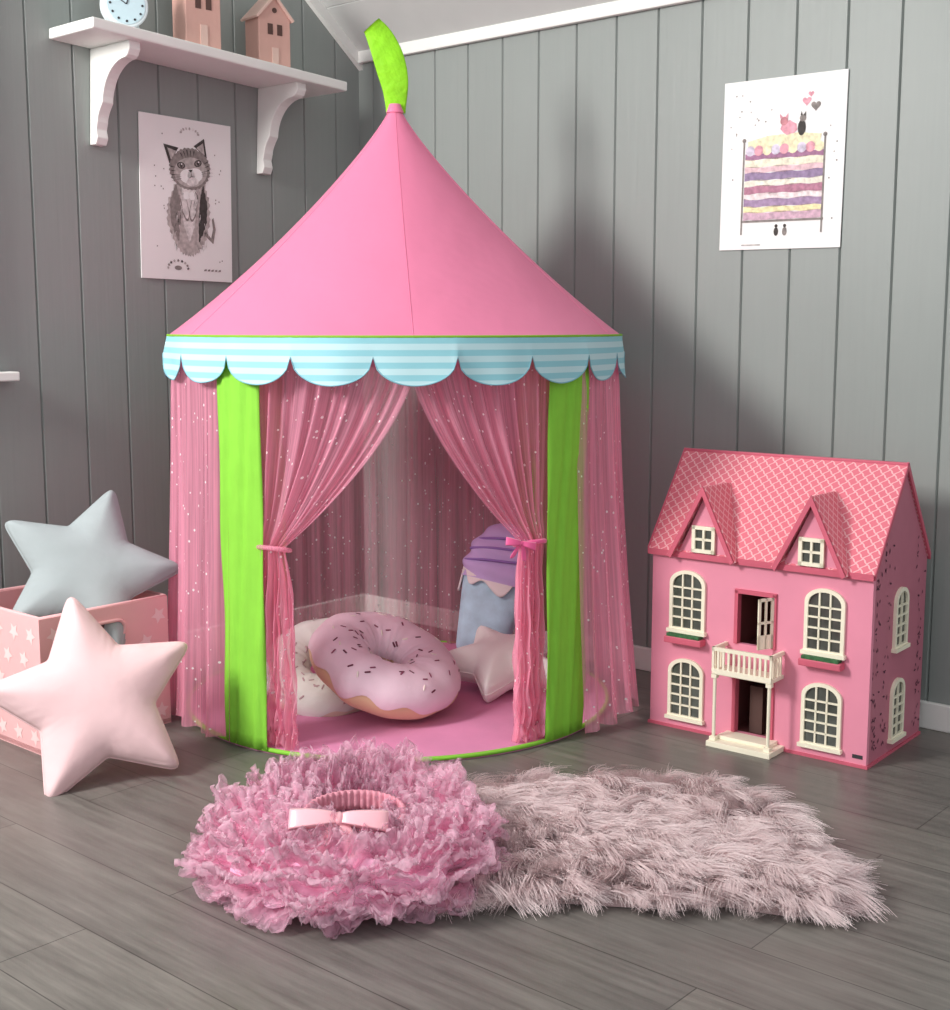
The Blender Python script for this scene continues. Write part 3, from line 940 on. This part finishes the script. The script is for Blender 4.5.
for k in range(1, 5):
    y = -.06+.06*k/5
    L += [(bx0+.001, bx0+.005, y-.002, y+.002, .166, .212), (bx1-.005, bx1-.001, y-.002, y+.002, .166, .212)]
boxes('balcony_rail', L, m_cr, dh)
for x in (bx0+.006, bx1-.006):
    tube('column', [(x, -.056, .012), (x, -.056, .158)], .0038, m_cr, dh)
    box('column_base', x-.007, x+.007, -.063, -.049, .01, .02, m_cr, dh); box('column_cap', x-.006, x+.006, -.062, -.050, .15, .158, m_cr, dh)
boxes('steps', [(bx0-.004, bx1+.006, -.072, 0, 0, .012), (bx0+.01, bx1-.01, -.045, 0, .012, .02)], m_cr, dh, .001)
for z0, z1 in ((.02, .163), (.218, .335)):
    boxes('door_frame', [(d0-.006, d0+.002, -.005, .012, z0, z1), (d1-.002, d1+.006, -.005, .012, z0, z1), (d0-.006, d1+.006, -.005, .012, z1-.006, z1+.003)], m_dh2, dh)
def leaf(nm, x, z0, z1, ang, w_=.04):
    e = empty(nm, (x, -.004, 0), ang, dh)
    boxes('leaf', [(0, .006, -.002, .002, z0, z1), (w_-.006, w_, -.002, .002, z0, z1), (0, w_, -.002, .002, z0, z0+.03), (0, w_, -.002, .002, z1-.006, z1), (0, w_, -.002, .002, (z0+z1)/2, (z0+z1)/2+.005), (w_/2-.002, w_/2+.002, -.002, .002, z0, z1)], m_cr, e)
leaf('balcony_door', d1, .221, .33, D(-115))
box('toy_cabinet', d0+.02, d0+.05, .03, .06, .016, .12, m_hole, dh)
for cx in (.132, .381):
    hw = .066; zb = .398; zp = .537
    V = [(cx-hw, -.006, zb), (cx+hw, -.006, zb), (cx, -.006, zp), (cx-hw, .05, zb), (cx+hw, .05, zb), (cx, .095, zp)]
    mesh('dormer_face', V, [(0, 1, 2), (0, 3, 4, 1)], m_dh, dh, False)
    for s_ in (-1, 1):
        V = [(cx, -.018, zp+.014), (cx, .105, zp+.014), (cx+s_*(hw+.014), .02, zb+.0), (cx+s_*(hw+.014), -.022, zb-.002)]
        L = .17
        mesh('dormer_roof', V, [(0, 1, 2, 3)], m_lat, dh, False, uvs=[(0, L), (.125, L), (.05, 0), (0, 0)], solid=.009)
        V = [(cx, -.022, zp+.020), (cx+s_*(hw+.015), -.026, zb), (cx+s_*(hw+.007), -.026, zb-.006), (cx, -.022, zp-.002)]
        mesh('dormer_trim', V, [(0, 1, 2, 3)], m_dh2, dh, False, solid=.003)
    e = empty('dormer_window', (0, -.007, 0), 0, dh)
    flat('pane', [(cx-.025, .412), (cx+.025, .412), (cx+.025, .462), (cx-.025, .462)], -.001, m_pane, e)
    boxes('frame', [(cx-.028, cx-.020, -.007, 0, .408, .466), (cx+.020, cx+.028, -.007, 0, .408, .466), (cx-.028, cx+.028, -.007, 0, .408, .416), (cx-.028, cx+.028, -.007, 0, .459, .467), (cx-.0025, cx+.0025, -.006, 0, .410, .465), (cx-.025, cx+.025, -.006, 0, .435, .440)], m_cr, e)
m_ivy = M('ivy_print', '#5A3344', .7, .2)
V, F = [], []
rs = random.Random(12)
for k in range(150):
    y = rs.choice([rs.gauss(.03, .012), rs.gauss(.27, .012), rs.gauss(.09, .02)]); z = rs.uniform(.02, .46)
    if z > WH: y = min(max(y, .06), .24)
    if not .008 < y < .292: continue
    if .1 < y < .2 and z < .4: continue
    a = rs.uniform(0, PI); r1 = rs.uniform(.004, .007)
    o = len(V)
    V += [(W+.0008, y+r1*math.cos(a), z+r1*math.sin(a)), (W+.0008, y-r1*.4*math.sin(a), z+r1*.4*math.cos(a)), (W+.0008, y-r1*math.cos(a), z-r1*math.sin(a)), (W+.0008, y+r1*.4*math.sin(a), z-r1*.4*math.cos(a))]
    F.append((o, o+1, o+2, o+3))
mesh('ivy_print', V, F, m_ivy, dh, False)
box('name_plate', W-.03, W-.008, -.001, .0, .018, .026, m_dark, dh)

# ------------------------------------------------------------ faux fur rug
poly = [(-.20, 1.97), (-.10, 1.92), (.0, 1.92), (.12, 1.94), (.26, 1.915), (.38, 1.93), (.48, 1.885), (.57, 1.89), (.590, 1.96), (.580, 2.07), (.565, 2.19), (.54, 2.32), (.48, 2.40), (.40, 2.43), (.28, 2.44), (.15, 2.43), (.05, 2.41), (-.04, 2.33), (-.14, 2.2), (-.22, 2.1)]
def smooth_poly(p, it=2):
    for _ in range(it):
        q = []
        for i in range(len(p)):
            a, b_ = p[i], p[(i+1) % len(p)]
            q += [(a[0]*.75+b_[0]*.25, a[1]*.75+b_[1]*.25), (a[0]*.25+b_[0]*.75, a[1]*.25+b_[1]*.75)]
        p = q
    return p
sp = smooth_poly(poly)
rug = empty('faux_fur_rug', (.2, 2.18, 0))
spl = [(a-.2, b_-2.18) for a, b_ in sp]
n = len(spl); V = []; F = []
for k, (s_, z) in enumerate(((1.0, 0.001), (.985, .012), (.9, .020), (.5, .024))):
    V += [(a*s_, b_*s_, z) for a, b_ in spl]
V.append((0, 0, .024))
for k in range(3):
    for i in range(n):
        j = (i+1) % n; F.append((k*n+i, k*n+j, (k+1)*n+j, (k+1)*n+i))
for i in range(n): F.append((3*n+i, 3*n+(i+1) % n, 4*n))
m_back = M('rug_backing', '#B39A9A', .9, .1)
mesh('backing', V, F, m_back, rug)
def inside(x, y, P_):
    c_ = False; j = len(P_)-1
    for i in range(len(P_)):
        if ((P_[i][1] > y) != (P_[j][1] > y)) and (x < (P_[j][0]-P_[i][0])*(y-P_[i][1])/(P_[j][1]-P_[i][1])+P_[i][0]): c_ = not c_
        j = i
    return c_
xs = [p[0] for p in spl]; ys = [p[1] for p in spl]
cl = []
spa = np.array(spl)
while len(cl) < 3000:
    x = random.uniform(min(xs), max(xs)); y = random.uniform(min(ys), max(ys))
    if inside(x, y, spl): cl.append((x, y))
cl = np.array(cl)
NCL = len(cl); NSR = 34; SEG = 6
dd = np.sqrt(((cl[:, None, :]-spa[None, :, :])**2).sum(2)); dmin = dd.min(1)
nearest = spa[dd.argmin(1)]
outw = nearest-cl; outw /= (np.linalg.norm(outw, axis=1, keepdims=True)+1e-6)
edge = np.clip(1-dmin/.06, 0, 1)
edge = edge*np.where(outw[:, 1] > .3, .55, 1.0)
fa = -PI/2+.55*np.sin(cl[:, 0]*8+1+1.5*np.sin(cl[:, 1]*7))+.45*np.cos(cl[:, 1]*12+cl[:, 0]*6)+.45*np.sin((cl[:, 0]-cl[:, 1])*24)
flow = np.stack([np.cos(fa), np.sin(fa)], 1)
rd = rng.normal(size=(NCL, 2))*.45
dirh = flow*.70*(1-edge[:, None])+outw*edge[:, None]*1.1+rd
dirh /= np.maximum(np.linalg.norm(dirh, axis=1, keepdims=True), .6)
ln = rng.uniform(.050, .082, NCL)
upk = rng.uniform(.40, 1.0, NCL)*(1-.40*edge)
shade = rng.uniform(0, 1, NCL)
root = cl[:, None, :]+rng.normal(size=(NCL, NSR, 2))*.0085
tipj = rng.normal(size=(NCL, NSR, 2))*.0070
L2 = ln[:, None]*rng.uniform(.6, 1.1, (NCL, NSR))
t = np.linspace(0, 1, SEG+1)
tt = t[None, None, :, None]
cen = root[:, :, None, :]*(1-tt**.8*.62)+(cl[:, None, None, :])*(tt**.8*.62)
curl = rng.normal(size=(NCL, 1, 1, 2))*.010*np.sin(tt*PI*1.3)
scurl = rng.normal(size=(NCL, NSR, 1, 2))*.0022*np.sin(tt*PI*2)
xy = cen+dirh[:, None, None, :]*L2[:, :, None, None]*(tt**1.5)*.85+tipj[:, :, None, :]*tt+curl+scurl
zz = .016+upk[:, None, None]*L2[:, :, None]*(1.35*t[None, None, :]-.75*t[None, None, :]**2.2)
zz = np.maximum(zz-edge[:, None, None]*.03*t[None, None, :]**1.5, .003)
side = np.stack([-dirh[:, 1], dirh[:, 0]], 1); side /= (np.linalg.norm(side, axis=1, keepdims=True)+1e-6)
wdt = (.00075*(1-t**1.6*.85))[None, None, :, None]
A = np.concatenate([xy-side[:, None, None, :]*wdt, zz[..., None]], 3)
B = np.concatenate([xy+side[:, None, None, :]*wdt, zz[..., None]+.0004], 3)
VV = np.stack([A, B], 3).reshape(-1, 3)
NSt = NCL*NSR; per = (SEG+1)*2
base = (np.arange(NSt)*per)[:, None]
q = np.array([[2*i, 2*i+1, 2*i+3, 2*i+2] for i in range(SEG)])
FF = (base[:, :, None]+q[None]).reshape(-1, 4)
me = bpy.data.meshes.new('fur')
me.vertices.add(len(VV)); me.vertices.foreach_set('co', VV.astype(np.float32).ravel())
me.loops.add(FF.size); me.loops.foreach_set('vertex_index', FF.astype(np.int32).ravel())
me.polygons.add(len(FF)); me.polygons.foreach_set('loop_start', np.arange(0, FF.size, 4, dtype=np.int32))
me.update(calc_edges=True)
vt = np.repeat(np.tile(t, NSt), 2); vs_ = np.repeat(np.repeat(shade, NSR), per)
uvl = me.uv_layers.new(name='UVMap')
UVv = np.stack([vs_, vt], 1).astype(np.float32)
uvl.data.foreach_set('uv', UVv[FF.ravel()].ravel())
me.polygons.foreach_set('use_smooth', np.ones(len(FF), dtype=bool))
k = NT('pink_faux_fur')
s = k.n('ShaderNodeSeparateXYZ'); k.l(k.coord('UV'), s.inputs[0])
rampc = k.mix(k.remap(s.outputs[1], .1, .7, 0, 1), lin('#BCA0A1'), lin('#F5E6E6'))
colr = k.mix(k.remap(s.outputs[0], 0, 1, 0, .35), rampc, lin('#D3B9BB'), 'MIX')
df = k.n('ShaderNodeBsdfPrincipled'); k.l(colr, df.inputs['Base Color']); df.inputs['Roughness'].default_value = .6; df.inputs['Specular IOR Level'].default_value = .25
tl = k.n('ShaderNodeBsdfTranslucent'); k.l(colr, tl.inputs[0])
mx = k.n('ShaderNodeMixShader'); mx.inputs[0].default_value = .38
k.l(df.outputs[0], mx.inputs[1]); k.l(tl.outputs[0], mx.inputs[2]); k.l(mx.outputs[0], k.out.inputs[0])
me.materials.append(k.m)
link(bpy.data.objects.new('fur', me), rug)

# ------------------------------------------------------------ tutu
tu = empty('tutu_skirt', (-.205, 2.055, 0))
def tulle():
    k = NT('pink_tulle')
    co_ = k.coord('UV')
    s = k.n('ShaderNodeSeparateXYZ'); k.l(co_, s.inputs[0])
    c_ = k.mix(k.remap(s.outputs[1], 0, 1, 0, 1), lin('#FBBAD6'), lin('#FFDDEC'))
    df = k.n('ShaderNodeBsdfDiffuse'); k.l(c_, df.inputs[0]); tl = k.n('ShaderNodeBsdfTranslucent'); k.l(c_, tl.inputs[0])
    mx = k.n('ShaderNodeMixShader'); mx.inputs[0].default_value = .45
    tp = k.n('ShaderNodeBsdfTransparent')
    m2 = k.n('ShaderNodeMixShader')
    nz = k.noise(k.coord('Object'), 60, 4)
    k.l(k.remap(nz, .35, .65, .28, .60), m2.inputs[0])
    k.l(df.outputs[0], mx.inputs[1]); k.l(tl.outputs[0], mx.inputs[2])
    k.l(tp.outputs[0], m2.inputs[1]); k.l(mx.outputs[0], m2.inputs[2]); k.l(m2.outputs[0], k.out.inputs[0]); return k.m
m_tul = tulle()
m_tub = M('tutu_base', '#F7B4D2', .9, .1, 30, bump=.8, bscale=40)
def pos(th, r, z):
    return Vector((r*math.cos(th)*.97, r*math.sin(th)*.97, z))
sway = pn(90, [2, 3, 5, 8])
lA = pn(91, [7, 10, 13]); lB = pn(92, [5, 8, 11]); lC = pn(93, [15, 19])
def lump(th, al):
    return .012*lA(th+.5*al)+.007*lC(th-1.1*al)+.009*lB(th+2*al)
def under(u, v):
    th, al = 2*PI*u, 2*PI*v
    l_ = lump(th, al)*.8 if math.sin(al) > -.3 else 0
    back = max(0, math.sin(th))
    return pos(th, .146+(.074+l_)*math.cos(al), max(.002, .050+(.038+l_)*math.sin(al)+.014*back*max(0, math.sin(al))))
grid('under_layer', under, 160, 24, m_tub, tu, cu=True, cv=True)
NL = 30
for kx in range(NL):
    al = D(160)-D(184)*kx/(NL-1)
    a1 = pn(200+kx, [15, 24, 35]); a2 = pn(300+kx, [19, 31, 44, 58]); a3 = pn(400+kx, [4, 7, 11]); a4 = pn(500+kx, [100, 140, 190]); a5 = pn(600+kx, [25, 50]); a6 = pn(700+kx, [70, 95])
    def rf(u, v, al=al, a1=a1, a2=a2, a3=a3, a4=a4, a5=a5, a6=a6):
        th = 2*PI*u
        al2 = al+.18*a3(th)
        ca, sa = math.cos(al2), math.sin(al2)
        br = .146+.074*ca+.010*sway(th)*max(0, ca); bz = .050+.038*sa
        nx_, nz_ = ca/.074, sa/.040
        nl = math.hypot(nx_, nz_); nx_ /= nl; nz_ /= nl
        lp = lump(th, al2)
        L = .034+.009*a3(th*1.0+2)+.006*a5(th)
        w_ = v**.8*(.0085*a2(th+.3*v)+.0035*a6(th+v))+.0010*a4(th+v*2)*v
        d = lp+L*math.sin(v*1.75)/.98+.0018*a4(th*1.0+4)*v
        rr_ = br+nx_*d-nz_*w_
        z_ = bz+nz_*d+nx_*w_
        back = max(0, math.sin(th))
        z_ += .034*back*(.4+.6*v)*max(0, sa)
        th2 = th+.032*a1(th+1.3)*v+.004*a6(th)*v
        z_ = max(z_, .003+.002*kx/NL)
        return pos(th2, rr_, z_)
    grid('ruffle_%d' % kx, rf, 900, 7, m_tul, tu, cu=True)
m_wst = M('waist_elastic', '#E098A8', .7, .08, 40, bump=.4, bscale=60)
def waist(u, v):
    th = 2*PI*u; r = 1+.03*math.sin(th*46)
    return (.080*r*math.cos(th)+.010, .052*r*math.sin(th)-.030, .088+.032*v+.014*math.sin(th))
grid('waistband', waist, 276, 4, m_wst, tu, cu=True, solid=.003)
m_sat = M('satin_ribbon', '#F9B9C3', .3, .03, spec=.6, sheen=.2)
bw_ = bow(tu, (-.008, -.108, .134), .078, m_sat, D(4), tails=True, w=.50)
bw_.rotation_euler = (D(-30), D(3), D(4))

# ------------------------------------------------------------ light
wo = bpy.data.worlds.new('world'); sc.world = wo; wo.use_nodes = True
bg = wo.node_tree.nodes['Background']; bg.inputs[0].default_value = (.95, .97, 1, 1); bg.inputs[1].default_value = .88
def area(name, loc, target, size, power, col):
    l = bpy.data.lights.new(name, 'AREA'); l.shape = 'SQUARE'; l.size = size; l.energy = power; l.color = col
    o = bpy.data.objects.new(name, l); o.location = loc
    o.rotation_euler = (Vector(target)-Vector(loc)).to_track_quat('-Z', 'Y').to_euler()
    link(o); return o
area('window_light', (-2.45, 1.35, 2.05), (0, 3.0, .7), .80, 142, (1, .975, .94))
